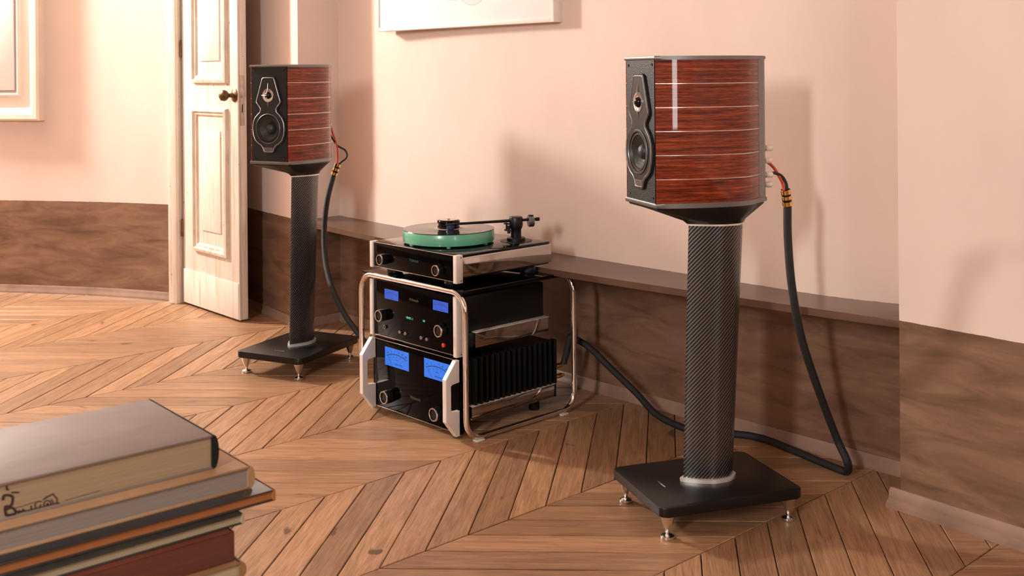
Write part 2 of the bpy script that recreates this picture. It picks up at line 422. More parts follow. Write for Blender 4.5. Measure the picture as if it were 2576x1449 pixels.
wall('wall_back', [(3.0, -2.2), (-4.6, -2.2)], -.02, ZC, .12, M_WALL, 'plain plaster wall behind the book pile')
wall('wall_far_left', [(-4.6, -2.2), (-4.6, 6.50)], -.02, ZC, .12, M_WALL, 'plain plaster wall at the far left of the room')
ROOM = LEFT_S[:-1] + [(-1.78, 5.995), (-1.455, 5.944), (-1.31, 5.74), COR_A, COR_B, COR_C1, COR_D, D_END, D_RET, (3.0, 2.42), (3.0, -2.2), (-4.6, -2.2)]

struct(prism('ceiling', ROOM, ZC, ZC + .05, M_CEIL), 'plain plaster ceiling', 'ceiling')

# ledge with a bowed front edge
A2, D2 = Vector(COR_A), Vector(COR_D)
fr = [A2 + (D2 - A2) * (i / 30) + CN * (.105 * math.sin(PI * i / 30)) for i in range(31)]
bk = [c_point(i / 30, .0) - CN * .01 for i in range(31)]
poly = [tuple(p) for p in fr] + [tuple(p) for p in bk[::-1]]
struct(prism('trim_1', poly, DADO - .022, DADO, M_SHELF, None, .003), 'brown painted ledge with a bowed front edge along the alcove', 'ledge')

# baseboards (ogee strip)
def baseboard(name, pts, hgt, dep, label):
    P = [Vector(p) for p in pts]; prof = [(0, 0), (dep, 0), (dep * .95, hgt * .25), (dep * .55, hgt * .45), (dep * .5, hgt * .75), (dep * .25, hgt), (0, hgt)]
    secs = []
    for i, p in enumerate(P):
        n = Vector((0, 0)); cnt = 0
        if i > 0: n -= vperp(P[i - 1], p); cnt += 1
        if i < len(P) - 1: n -= vperp(p, P[i + 1]); cnt += 1
        n.normalize()
        if 0 < i < len(P) - 1:
            n /= max(.4, n.dot(-vperp(P[i - 1], p)))
        secs.append([(p.x + n.x * a - n.x * .002, p.y + n.y * a - n.y * .002, b) for a, b in prof])
    return struct(loft(name, secs, M_BASEB, None, True, False, 40), label, 'baseboard')
baseboard('baseboard_left', LEFT_S[:-1], .042, .020, 'thin brown baseboard along the curved wall by the door')
baseboard('baseboard_corner', [(-1.44, 5.923), (-1.31, 5.74), COR_A, COR_B], .040, .016, 'brown baseboard zigzagging around the wall corner behind the speaker stand')
baseboard('baseboard_alcove', [COR_B, COR_C1], .042, .020, 'brown baseboard under the ledge behind the rack')
baseboard('baseboard_right', [(COR_D[0] - .018, COR_D[1] + .02), D_END], .050, .034, 'thick rounded brown baseboard at the foot of the pier')

# floor: dark bed plus chevron oak planks, each a part of the floor
floor = struct(prism('floor', ROOM, -.06, -.016, M_GROUND), 'chevron parquet floor of honey coloured oak planks', 'floor')
ANG = math.radians(42.5); SD = Vector((math.cos(ANG), math.sin(ANG))); SN = Vector((-math.sin(ANG), math.cos(ANG)))
O0, OW, PITCH, PH0 = 2.25, .4925, .1435, 1.603
SH_STEEP, SH_FLAT = .594, -.4986
def plank_mesh(name, sh):
    g = .0014; bv = .0018
    q = [Vector((0, 0)), Vector((PITCH, 0)), Vector((PITCH + sh, OW)), Vector((sh, OW))]
    c = sum(q, Vector((0, 0))) / 4
    ax = Vector((sh, OW)).normalized()
    if ax.x < 0: ax = -ax
    def toloc(p):
        d = p - c; return Vector((d.dot(ax), d.dot(Vector((-ax.y, ax.x)))))
    L = [toloc(p) for p in q]
    def inset(poly, k):
        out = []; n = len(poly)
        for i in range(n):
            a, b, d = poly[i - 1], poly[i], poly[(i + 1) % n]
            e1 = (b - a).normalized(); e2 = (d - b).normalized(); n1 = Vector((-e1.y, e1.x)); n2 = Vector((-e2.y, e2.x))
            bis = (n1 + n2).normalized(); out.append(b + bis * (k / max(.2, bis.dot(n1))))
        return out
    area2 = sum(L[i - 1].x * L[i].y - L[i].x * L[i - 1].y for i in range(4))
    if area2 < 0: L = L[::-1]
    o, t = inset(L, g), inset(L, g + bv)
    v = [(p.x, p.y, -.016) for p in o] + [(p.x, p.y, -.0014) for p in o] + [(p.x, p.y, 0) for p in t]
    f = [(8, 9, 10, 11)] + [(i, (i + 1) % 4, 4 + (i + 1) % 4, 4 + i) for i in range(4)] + [(4 + i, 4 + (i + 1) % 4, 8 + (i + 1) % 4, 8 + i) for i in range(4)]
    me = bpy.data.meshes.new(name); me.from_pydata(v, [], f); me.materials.append(M_OAK); me.update()
    return me, math.atan2(ax.y, ax.x), c, v, f
PM = {0: plank_mesh('plank_steep', SH_STEEP), 1: plank_mesh('plank_flat', SH_FLAT)}
def inside(x, y, poly):
    r = False; n = len(poly)
    for i in range(n):
        (x1, y1), (x2, y2) = poly[i - 1], poly[i]
        if (y1 > y) != (y2 > y) and x < (x2 - x1) * (y - y1) / (y2 - y1) + x1: r = not r
    return r
phase = {0: PH0}
for k in range(0, 14): phase[k + 1] = phase[k] + (SH_STEEP if k % 2 == 0 else SH_FLAT)
for k in range(-1, -16, -1): phase[k] = phase[k + 1] - (SH_STEEP if k % 2 == 0 else SH_FLAT)
cands = []
for k in range(-14, 13):
    kind = k % 2; me, loc_a, c, v, f = PM[kind]
    for j in range(-60, 60):
        s = phase[k] + j * PITCH
        w = SD * (s + c.x) + SN * (O0 + k * OW + c.y)
        hit = any(inside(w.x + dx, w.y + dy, ROOM) for dx, dy in ((0, 0), (.2, 0), (-.2, 0), (0, .2), (0, -.2), (.4, 0), (-.4, 0), (0, .4), (0, -.4), (.28, .28), (-.28, .28), (.28, -.28), (-.28, -.28)))
        if not hit: continue
        vis = False
        if w.y > 1.9:
            px = 1288 + F * w.x / w.y; py = HY + F * CH / w.y
            vis = -160 < px < 2736 and 690 < py < 1640 and inside(w.x, w.y, ROOM)
        cands.append((vis, w.y, w, kind))
cands.sort(key=lambda q: (not q[0], q[1]))
rest_v, rest_f = [], []
rp = random.Random(3)
for i, (vis, yy, w, kind) in enumerate(cands):
    me, loc_a, c, v, f = PM[kind]; ang = ANG + loc_a
    dz = rp.uniform(-.0006, .0004)
    if vis and i < 300:
        o = bpy.data.objects.new('plank', me); COL.objects.link(o); o.parent = floor
        o.location = (w.x, w.y, dz); o.rotation_euler = (rp.uniform(-.0012, .0012), 0, ang + (PI if rp.random() < .5 else 0))
    else:
        ca, sa = math.cos(ang), math.sin(ang); n0 = len(rest_v)
        rest_v += [(w.x + ca * x - sa * y, w.y + sa * x + ca * y, z + dz) for x, y, z in v]
        rest_f += [tuple(n0 + q for q in t) for t in f]
if rest_v:
    me = bpy.data.meshes.new('plank_field'); me.from_pydata(rest_v, [], rest_f); me.materials.append(M_OAK); me.update()
    o = bpy.data.objects.new('plank_field', me); COL.objects.link(o); o.parent = floor; o['kind'] = 'stuff'
print('planks visible', sum(1 for q in cands if q[0]), 'all', len(cands))

# ------------------------------------------------------------------ door
HX, HYD, DA = -1.773, 5.945, math.atan2(-.750, .661)
DW, DT, DZ0, DH = .626, .055, .010, 2.35
dd = (math.cos(DA), math.sin(DA))
def dpx(px, py): return online(px, py, (HX, HYD), dd)
door = bpy.data.objects.new('door_1', None); COL.objects.link(door); door.location = (HX, HYD, 0); door.rotation_euler = (0, 0, DA)
struct(door, 'open worn cream panelled door leaf with a bronze knob', 'door')
box('door_leaf', 0, DW, .006, DT, DZ0, DZ0 + DH, M_DOOR, door, .004)
def moulded_panel(x0, x1, z0, z1):
    bm = bmesh.new()
    prof = [(0, 0), (.004, -.018), (.018, -.022), (.026, -.012), (.036, -.010), (.046, .0)]
    secs = []
    for d, y in prof:
        secs.append([bm.verts.new(p) for p in ((x0 + d, .006 + y, z0 + d), (x1 - d, .006 + y, z0 + d), (x1 - d, .006 + y, z1 - d), (x0 + d, .006 + y, z1 - d))])
    for a, b in zip(secs, secs[1:]):
        for i in range(4): bm.faces.new((a[i], a[(i + 1) % 4], b[(i + 1) % 4], b[i]))
    finish(bm, 'panel_moulding', M_MOULD, door, 20)
    d = .085
    p = box('raised_panel', x0 + d, x1 - d, -.001, .008, z0 + d + .03, z1 - d - .03, M_DOOR, door, .003)
xa, _ = dpx(487, 400); xb, _ = dpx(573, 400); _, zlo = dpx(530, 640); _, zhi = dpx(530, 272); _, zlo2 = dpx(530, 210)
moulded_panel(xa, xb, zlo, zhi); moulded_panel(xa, xb, zlo2, DZ0 + DH - .15)
_, zk = dpx(530, 694)
box('kick_board', .004, DW - .004, .001, .008, DZ0 + .002, zk, M_DOOR, door, .003)
xk, zkn = dpx(588, 240)
kn = lathe('door_knob', [(0, 0), (.033, 0), (.033, .005), (.026, .008), (.013, .012), (.010, .030), (.012, .036), (.024, .046), (.028, .058), (.025, .072), (.014, .080), (0, .082)],
      M_BRASS, door, 28, front(xk, .006, zkn) )
kn.scale = (1, 1, 1)
lp = box('lock_plate', DW - .002, DW + .003, .018, .040, zkn - .15, zkn + .10, M_STEEL, door, .0008)
box('latch', DW + .002, DW + .014, .022, .036, zkn - .012, zkn + .024, M_STEEL, lp, .002)
box('keyhole_slot', DW + .0025, DW + .0036, .026, .032, zkn - .085, zkn - .045, M_BLACK, lp, .0003)
for zz in (zkn + .09, zkn - .14, zkn - .11, zkn + .055):
    lathe('screw', [(0, 0), (.004, 0), (.003, .0015), (0, .002)], M_STEEL, lp, 12, Matrix.Translation((DW + .003, .029, zz)) @ Matrix.Rotation(PI / 2, 4, 'Y'))
box('edge_bead', DW - .001, DW + .004, .004, .014, DZ0, DZ0 + DH, M_DOOR, door, .002)
for zz in (.36, 1.32, 2.1):
    lathe('hinge', [(0, 0), (.008, 0), (.008, .085), (.005, .090), (0, .092)], M_BRASS, door, 14, Matrix.Translation((-.006, .004, zz)))
# jamb strip the door hangs on
jd = Vector((-1.773, 5.945)) - Vector((-1.80, 5.99))
bm = bmesh.new(); add_box(bm, -.075, -.012, -.030, .060, 0, 2.45, .004); add_box(bm, -.020, -.008, -.020, .050, 0, 2.45, .003)
jb = finish(bm, 'trim_2', M_DOOR); jb.location = (-1.775, 5.955, 0); jb.rotation_euler = (0, 0, math.radians(-30))
struct(jb, 'cream painted door jamb at the end of the curved wall', 'door jamb')

# ------------------------------------------------------------------ pictures on the walls
def picture_plane(off):
    p = CB + CN * off; return (p.x, p.y), (CDIR.x, CDIR.y)
pp, pd = picture_plane(.065 + .05)
t0, zb = online(948, 78, pp, pd); t1, zb1 = online(1393, 57, pp, pd); zb = (zb + zb1) / 2
org = Vector(pp) + Vector(pd) * t0
pic = thing('framed_picture', 'white framed canvas with faint circle outlines hanging on the alcove wall', 'picture', (org.x, org.y, zb), math.atan2(CDIR.y, CDIR.x))
pw, ph = t1 - t0, .95
bm = bmesh.new()
for a in ((0, .016, 0, ph), (pw - .016, pw, 0, ph), (.016, pw - .016, 0, .016), (.016, pw - .016, ph - .016, ph)):
    add_box(bm, a[0], a[1], 0, .058, a[2], a[3], .0015)
finish(bm, 'frame', M_FRAMEW, pic)
cv = box('canvas', .0155, pw - .0155, .004, .050, .0155, ph - .0155, M_CANVAS, pic, .001)
def ring(name, cx, cz, r, wd, mat, par, a0=0, a1=2 * PI, y=.0035, n=48, sy=1.0):
    bm = bmesh.new(); P = []
    for i in range(n + 1):
        a = a0 + (a1 - a0) * i / n
        P.append([bm.verts.new((cx + rr * math.cos(a), y, cz + rr * sy * math.sin(a))) for rr in (r - wd / 2, r + wd / 2)])
    for a, b in zip(P, P[1:]): bm.faces.new((a[0], a[1], b[1], b[0]))
    return finish(bm, name, mat, par, 0)
u1, z1_ = online(1140, -30, pp, pd); u2, z2_ = online(1190, -38, pp, pd)
ring('pencil_circle', u1 - t0, z1_ - zb, .105, .0022, M_LINE, cv, y=.0036, sy=.50)
ring('pale_disc', u2 - t0 - .01, z2_ - zb + .015, .05, .10, M_LINE2, cv, y=.0038, sy=.98)
ring('pencil_circle', u2 - t0 - .01, z2_ - zb + .015, .10, .0022, M_LINE, cv, y=.0036, sy=.98)

wp, wd_ = (-2.93, 6.33), Vector((.614, -.13)).normalized()
nrm = Vector((wd_.y, -wd_.x)); 
if nrm.y > 0: nrm = -nrm
p3 = Vector(wp) + nrm * .06
tr, zfr = online(95, 304, (p3.x, p3.y), (wd_.x, wd_.y))
fw, fh = .95, 1.15
org = p3 + wd_ * (tr - fw)
fr_ = thing('moulded_frame', 'large cream picture frame with stepped moulding on the curved wall left of the door', 'picture frame', (org.x, org.y, zfr), math.atan2(wd_.y, wd_.x))
def frame_ring(name, x0, x1, z0, z1, prof, mat, par):
    bm = bmesh.new(); secs = []
    for d, y in prof: secs.append([bm.verts.new(p) for p in ((x0 + d, y, z0 + d), (x1 - d, y, z0 + d), (x1 - d, y, z1 - d), (x0 + d, y, z1 - d))])
    for a, b in zip(secs, secs[1:]):
        for i in range(4): bm.faces.new((a[i], a[(i + 1) % 4], b[(i + 1) % 4], b[i]))
    return finish(bm, name, mat, par, 20)
frame_ring('outer_moulding', 0, fw, 0, fh, [(0, .07), (0, .012), (.010, 0), (.036, 0), (.050, .012), (.052, .024), (.068, .028), (.072, .034)], M_CREAM, fr_)
box('backing_board', .05, fw - .05, .034, .07, .05, fh - .05, M_CREAM, fr_, .002)
frame_ring('inner_moulding', .125, fw - .125, .135, fh - .135, [(0, .036), (0, .020), (.012, .016), (.024, .020), (.028, .030)], M_CREAM, fr_)
box('inset_panel', .16, fw - .16, .012, .040, .172, fh - .172, M_CANVAS, fr_, .003)

# ------------------------------------------------------------------ loudspeakers
ZB0, ZT0 = .858, 1.262
HALF = [(.0937, -.187), (.112, -.12), (.123, -.05), (.126, .0), (.122, .045), (.111, .08), (.094, .107), (.066, .140)]
SIDE = [(p.x, p.y) for p in catmull([(x, y, 0) for x, y in HALF], 4)]
def offset_side(pts, d):
    out = []
    for i, p in enumerate(pts):
        a = Vector(pts[max(i - 1, 0)]); b = Vector(pts[min(i + 1, len(pts) - 1)]); t = (b - a).normalized(); n = Vector((t.y, -t.x))
        out.append((p[0] + n.x * d, p[1] + n.y * d))
    return out
TAIL = [(.066, .140), (.060, .158), (.048, .170), (.03, .175)]
def full_outline(d):
    r = offset_side(SIDE, d)[:]; r[0] = (r[0][0], r[0][1] - d)
    tl = [(x + d * .6, y + d) for x, y in TAIL[1:]]
    half = r + tl
    return half + [(-x, y) for x, y in half[::-1]]
PLATE = [(0, 1.216), (.024, 1.2155), (.032, 1.212), (.037, 1.203), (.052, 1.157), (.066, 1.116), (.066, 1.108), (.056, 1.095), (.045, 1.083), (.046, 1.074), (.058, 1.064),
         (.072, 1.050), (.082, 1.030), (.0855, 1.003), (.082, .976), (.072, .953), (.056, .939), (.042, .932), (.033, .922), (.028, .909), (.021, .903), (0, .902)]
def mirror_loop(h): return h + [(-x, z) for x, z in h[::-1] if abs(x) > 1e-6]
def inset_loop(h, d):
    P = [Vector((x, z)) for x, z in h]; out = []
    for i, p in enumerate(P):
        a = P[max(i - 1, 0)] if i > 0 else Vector((-P[1].x, P[1].y)); b = P[i + 1] if i < len(P) - 1 else Vector((-P[-2].x, P[-2].y))
        t = (b - a).normalized(); n = Vector((-t.y, t.x)); q = p - n * -d if False else p + Vector((t.y, -t.x)) * d
        out.append((max(0, q.x) if 0 < i < len(P) - 1 else 0, q.y))
    return out
def make_speaker(loc, rz, label):
    T = thing('loudspeaker', label, 'loudspeaker', (loc[0], loc[1], ZB0), rz, 'pair of standmount loudspeakers')
    z = lambda q: q - ZB0
    inner = offset_side(SIDE, -.014)
    zb, zt = ZB0 + .013, ZT0 - .010
    bh = (zt - zb) / 6
    for s in (1, -1):
        pts = [(s * x, y) for x, y in SIDE] + [(s * x, y + (.004 if i == 0 else 0)) for i, (x, y) in reversed(list(enumerate(inner)))]
        for k in range(6):
            a = zb + k * bh + (.0009 if k else 0); b = zb + (k + 1) * bh - (.0009 if k < 5 else 0)
            prism('side_panel', pts, z(a), z(b), M_WOOD, T, 0, 25)
    for k in range(1, 6):
        bm = bmesh.new()
        for s in (1, -1):
            o1, i1 = offset_side(SIDE, .0004), offset_side(SIDE, -.010)
            add_prism(bm, [(s * x, y) for x, y in o1] + [(s * x, y) for x, y in i1[::-1]], z(zb + k * bh - .0009), z(zb + k * bh + .0009))
        finish(bm, 'inlay_strip', M_SILV, T, 25)
    for nm, a, b, m in (('top_cap', ZT0 - .010, ZT0, M_GREYM), ('bottom_cap', ZB0, ZB0 + .013, M_GREYM)):
        prism(nm, full_outline(.003), z(a), z(b), m, T, .003)
    # rear aluminium panel
    rear = TAIL + [(-x, y) for x, y in TAIL[::-1]]
    rp_ = prism('rear_panel', rear, z(zb), z(zt), M_GREYM, T, .0)
    # baffle
    wc, tw = (0, z(1.003)), (0, z(1.138))
    bw = .0885
    plate('front_baffle', [(-bw, z(zb)), (bw, z(zb)), (bw, z(zt)), (-bw, z(zt))], [circle(*wc, .060)], -.1872, -.170, M_LEATH, T)
    pl = [(x, z(q)) for x, q in PLATE]
    dp = plate('driver_plate', mirror_loop(pl), [circle(*wc, .0605)], -.1935, -.187, M_DRIVER, T, 50)
    il = mirror_loop(inset_loop(pl, .0065))
    tube('trim_line', [(x, -.1937, q) for x, q in il], .0013, M_TRIM, dp, 6, True)
    wf = lathe('woofer', [(.0605, .004), (.0585, .0095), (.0555, .0095), (.054, .006), (.0525, .005), (.050, .0075), (.0465, .0075), (.044, .004)], M_RUB, T, 48, front(0, -.187, wc[1]))
    lathe('cone', [(.0445, .0045), (.040, .001), (.030, -.008), (.021, -.014)], M_CONE, wf, 48, front(0, -.187, wc[1]))
    lathe('dust_cap', [(.0225, -.0135), (.021, -.006), (.016, .001), (.009, .0045), (0, .0055)], M_CONE, wf, 36, front(0, -.187, wc[1]))
    lathe('cone_ring', [(.0605, .0068), (.0612, .0085), (.0590, .0105), (.0575, .0085)], M_GREYM, wf, 48, front(0, -.187, wc[1]))
    lathe('basket', [(.0605, -.012), (.021, -.0165), (0, -.017)], M_BLACK, wf, 32, front(0, -.187, wc[1]))
    tt = lathe('tweeter', [(.0275, .0066), (.0270, .0082), (.0235, .0080), (.0180, .0066), (.0145, .0066)], M_SILV, T, 40, front(0, -.187, tw[1]))
    lathe('dome', [(.0150, .0066), (.0135, .0110), (.0095, .0150), (.0048, .0168), (0, .0172)], M_GLOSS, tt, 32, front(0, -.187, tw[1]))
    bm = bmesh.new()
    for sg, ln in ((1, .050), (-1, .045)):
        add_tube(bm, [(0, -.1945, tw[1] + sg * ln), (0, -.1965, tw[1] + sg * .026), (0, -.2005, tw[1] + sg * .013), (0, -.2045, tw[1] + sg * .004)], [.0004, .0018, .0014, .0008], 6)
    add_tube(bm, [(-.031, -.196, tw[1]), (-.013, -.200, tw[1]), (0, -.2048, tw[1])], [.0010, .0014, .0008], 6)
    finish(bm, 'phase_bar', M_SILV, tt)
    # badge
    bd = plate('badge', [(-.0235, z(.9265)), (-.0175, z(.9075)), (.0175, z(.9075)), (.0235, z(.9265))], [], -.1948, -.1930, M_GREYM, dp)
    for k, wln in enumerate((.010, .013, .008)):
        box('engraved_line', -wln, wln, -.1950, -.1947, z(.9215 - k * .0045), z(.9228 - k * .0045), M_BLACK, bd, 0)
    for sx in (-1, 1):
        for zz in (zt - .013, zb + .013):
            lathe('screw', [(0, 0), (.0046, 0), (.0046, .0012), (.003, .0018), (.0015, .0008), (0, .0008)], M_GLOSS, T, 14, front(sx * (bw - .014), -.187, z(zz)))
    # binding posts
    for zz in (1.003, .968, .928, .900):
        bp_ = lathe('binding_post', [(0, 0), (.0075, 0), (.0075, .006), (.0060, .007), (.0060, .012), (.0085, .013), (.0085, .032), (.0070, .034), (0, .034)], M_ALU, T, 18,
                    Matrix.Translation((.022 if zz in (1.003, .928) else .018, .173, z(zz))) @ Matrix.Rotation(-PI / 2, 4, 'X'))
    return T
def section(bv, fv, a, rear, n=10):
    """pointed front (0, fv), curved sides, rounded rear at bv"""
    h = [(0, fv), (.008, fv + .010), (a * .60, fv + (bv - fv) * .25), (a * .95, fv + (bv - fv) * .48), (a, fv + (bv - fv) * .62), (a * .90, fv + (bv - fv) * .82), (rear, bv - .004), (rear * .5, bv)]
    hp = [(p.x, p.y) for p in catmull([(x, y, 0) for x, y in h], 4)]
    return hp + [(-x, y) for x, y in hp[:0:-1]]
def make_stand(loc, rz, label):
    T = thing('speaker_stand', label, 'speaker stand', (loc[0], loc[1], 0), rz, 'pair of carbon column speaker stands')
    Wd, Dp, ZP = .323, .422, .0915
    def rr(w, d, r, n=6):
        out = []
        for cx, cy, a0 in ((w / 2 - r, d / 2 - r, 0), (-w / 2 + r, d / 2 - r, 90), (-w / 2 + r, -d / 2 + r, 180), (w / 2 - r, -d / 2 + r, 270)):
            for i in range(n + 1):
                a = math.radians(a0 + 90 * i / n); out.append((cx + r * math.cos(a), cy + r * math.sin(a)))
        return out
    bpl = prism('base_plate', rr(Wd, Dp, .020), ZP - .025, ZP, M_BASE, T, .0025)
    box('name_slot', -.024, .024, -.135, -.131, ZP - .0005, ZP + .0008, M_SILV, bpl, .0003)
    for sx in (-1, 1):
        for sy in (-1, 1):
            ft = lathe('foot', [(0, .068), (.0225, .068), (.0225, .063), (.0205, .060), (.0150, .042), (.0060, .022), (.0035, .014), (0, .013)], M_SILV, T, 28,
                       Matrix.Translation((sx * (Wd / 2 - .030), sy * (Dp / 2 - .030), 0)))
            lathe('foot_disc', [(0, .014), (.006, .0145), (.014, .012), (.0185, .009), (.0190, .003), (.0175, 0), (0, 0)], M_SILV, ft, 28,
                  Matrix.Translation((sx * (Wd / 2 - .030), sy * (Dp / 2 - .030), 0)))
    ZTOP = .797
    sb, st = section(.080, -.067, .040, .016), section(.1195, -.044, .043, .016)
    secs = []
    for i in range(13):
        t = i / 12; zz = ZP + (ZTOP - ZP) * t; e = t
        secs.append([(a[0] + (b[0] - a[0]) * e, a[1] + (b[1] - a[1]) * e, zz) for a, b in zip(sb, st)])
    loft('column', secs, M_CARB, T, True, True, 50)
    def grow(s, d):
        cy = sum(p[1] for p in s) / len(s); out = []
        for x, y in s:
            v = Vector((x, y - cy)); l = v.length; v *= (l + d) / l; out.append((v.x, v.y + cy))
        return out
    prism('foot_ring', grow(sb, .010), ZP - .0002, ZP + .010, M_RINGS, T, .002, 50)
    prism('top_ring', grow(st, .0035), ZTOP - .003, ZTOP + .004, M_RINGS, T, .001, 50)
    # flared collar from the column to the cabinet outline
    out = full_outline(-.002); n = len(out)
    def resample(s, n):
        P = [Vector(p) for p in s] + [Vector(s[0])]; L = [0]
        for a, b in zip(P, P[1:]): L.append(L[-1] + (b - a).length)
        res = []
        for i in range(n):
            d = L[-1] * i / n; k = max(j for j in range(len(L)) if L[j] <= d + 1e-9); k = min(k, len(P) - 2)
            res.append(P[k].lerp(P[k + 1], (d - L[k]) / max(1e-9, L[k + 1] - L[k])))
        return res
    N = 72
    top = resample(out, N); botm = resample(grow(st, .004), N)
    cy = .0
    def ang_sort(ps, c): return sorted(ps, key=lambda p: math.atan2(p.x - 0, -(p.y - c)))
    # match by angle about the axis so the flare does not twist
    def by_angle(poly, c, N):
        P = [Vector(p) - Vector((0, c)) for p in poly]; res = []
        for i in range(N):
            a = 2 * PI * i / N; d = Vector((math.sin(a), -math.cos(a))); best = None
            for j in range(len(P)):
                p, q = P[j - 1], P[j]; e = q - p; den = d.x * e.y - d.y * e.x
                if abs(den) < 1e-12: continue
                t = (p.x * e.y - p.y * e.x) / den; w = (p.x * d.y - p.y * d.x) / den
                if t > 0 and -1e-6 <= w <= 1 + 1e-6 and (best is None or t > best): best = t
            res.append((d.x * best, d.y * best + c))
        return res
    tp = by_angle(full_outline(-.003), .0, 96); bt = by_angle(grow(st, .004), .036, 96)
    secs = [[(x, y, ZTOP + .002) for x, y in bt], [(b[0] + (a[0] - b[0]) * .10, b[1] + (a[1] - b[1]) * .10, ZTOP + .012) for a, b in zip(tp, bt)],
            [(a[0] * .985 + b[0] * .015, a[1] * .985 + b[1] * .015, ZB0 - .006) for a, b in zip(tp, bt)], [(x, y, ZB0) for x, y in tp]]
    loft('top_collar', secs, M_BASE, T, True, False, 40)
    return T
LP, LR = (-.903, 4.665), -.4525
RP, RR = (.5262, 3.0822), -1.2514
make_stand(LP, LR, 'black speaker stand with slim column, standing next to the open door')
make_stand(RP, RR, 'black speaker stand with woven carbon column, standing by the wall pier')
make_speaker(LP, LR, 'red wood loudspeaker with black leather front, on the stand next to the door')
make_speaker(RP, RR, 'red wood loudspeaker showing its glossy striped side, on the stand by the pier')

# ------------------------------------------------------------------ rack and audio units (all share the rack frame)
KX, KY, KT = -.3595, 3.8604, -.8166
def rk(u, v, z): return Vector((KX + math.cos(KT) * u - math.sin(KT) * v, KY + math.sin(KT) * u + math.cos(KT) * v, z))
def kthing(name, label, cat, z=0): return thing(name, label, cat, (KX, KY, z), KT)
RA, RD, RZ, TR = .291, .5145, .4936, .0095
rack = kthing('audio_rack', 'chrome tube rack with black top, holding the hi-fi units', 'rack')
def bend(p, q, r_, s, n=7):
    """rounded corner at q between p and s"""
    p, q, s = map(Vector, (p, q, s)); a = (p - q).normalized(); b = (s - q).normalized(); out = []
    A, B = q + a * r_, q + b * r_
    for i in range(n + 1):
        t = i / n; out.append((1 - t) ** 2 * A + 2 * t * (1 - t) * (q * .82 + (A + B) * .09) + t * t * B)
    return out
zb_ = TR + .005
cor = [(-RA, 0, zb_), (-RA, 0, RZ), (RA, 0, RZ), (RA, 0, zb_), (RA, RD, zb_), (RA, RD, RZ), (-RA, RD, RZ), (-RA, RD, zb_)]
path = []
for i, q in enumerate(cor): path += bend(cor[i - 1], q, .062, cor[(i + 1) % 8])
tube('tube_frame', path, TR, M_CHROME, rack, 16, True)
for v in (.055, .455):
    for s in (-1, 1): box('foot_pad', s * RA - .012, s * RA + .012, v - .018, v + .018, 0, .0065, M_PAD, rack, .002)
box('top_shelf', -RA + .012, RA - .012, -.004, RD + .004, .488, .502, M_GLOSS, rack, .002)
for u in (.10, -.10): tube('joint_sleeve', [(u, 0, RZ), (u + .006, 0, RZ)], TR + .0006, M_SILV, rack, 16)

def knob(par, u, v, z, r, ln=.022):
    k = lathe('knob', [(0, 0), (r, 0), (r, ln - .003), (r * .97, ln - .001), (r * .80, ln), (r * .76, ln - .003), (0, ln - .003)], M_BLACK, par, 36, front(u, v, z))
    lathe('knob_ring', [(r * .78, ln - .0005), (r * .80, ln + .0008), (r * .95, ln + .0008), (r * 1.005, ln - .003), (r * .995, ln - .004)], M_SILV, k, 36, front(u, v, z))
    return k
def end_cap(par, s, z0, z1, v0, v1):
    c = box('end_cap', min(s * .2255, s * .2435), max(s * .2255, s * .2435), v0, v1, z0, z1, M_ALU, par, .0012)
    for zz in (z0 + .008, z1 - .008):
        lathe('cap_screw', [(0, 0), (.0022, 0), (.0022, .0006), (0, .0006)], M_BLACK, c, 10, Matrix.Translation((s * .2435, v1 - .008, zz)) @ Matrix.Rotation(s * PI / 2, 4, 'Y'))

# power amplifier
amp = kthing('power_amplifier', 'black power amplifier with two large blue meters and silver handles, lowest unit in the rack', 'amplifier')
V0 = .014
gl = box('front_glass', -.2405, .2405, V0, V0 + .020, .016, .267, M_PANEL, amp, .0015)
box('chassis', -.205, .205, .034, .485, .040, .245, M_BLACK, amp, .003)
for s in (-1, 1):
    box('steel_rail', min(s * .2, s * .222), max(s * .2, s * .222), .085, .488, .044, .090, M_MIRROR, amp, .0015)
    box('rail_edge', min(s * .2, s * .224), max(s * .2, s * .224), .085, .489, .0900, .0925, M_ALU, amp, .0006)
    for k in range(16):
        v = .098 + k * .0256
        box('heatsink_fin', min(s * .2, s * .226), max(s * .2, s * .226), v, v + .010, .0935, .252, M_BLACK, amp, .001)
    for v in (.07, .43): lathe('amp_foot', [(0, 0), (.018, 0), (.020, .004), (.020, .040), (0, .040)], M_BLACK, amp, 20, Matrix.Translation((s * .17, v, 0)))
for z0 in (.0185, .2615): box('trim_line', -.232, .232, V0 - .0012, V0 + .001, z0, z0 + .0022, M_SILV, amp, .0004)
def handle(par, s):
    bm = bmesh.new(); u0, u1 = (s * .2245, s * .2435)
    prof = [(V0, .266), (V0 - .016, .266), (V0 - .060, .210), (V0 - .060, .070), (V0 - .016, .014), (V0, .014), (V0, .098), (V0 - .034, .098), (V0 - .040, .104), (V0 - .040, .186), (V0 - .034, .192), (V0, .192)]
    a = [bm.verts.new((u0, y, z)) for y, z in prof]; b = [bm.verts.new((u1, y, z)) for y, z in prof]; n = len(prof)
    fs = [bm.faces.new(a), bm.faces.new(b[::-1])] + [bm.faces.new((a[i], b[i], b[(i + 1) % n], a[(i + 1) % n])) for i in range(n)]
    bmesh.ops.bevel(bm, geom=list(fs[0].edges) + list(fs[1].edges), offset=.0018, segments=1, affect='EDGES')
    finish(bm, 'handle', M_ALU, par, 25)
handle(amp, -1); handle(amp, 1)
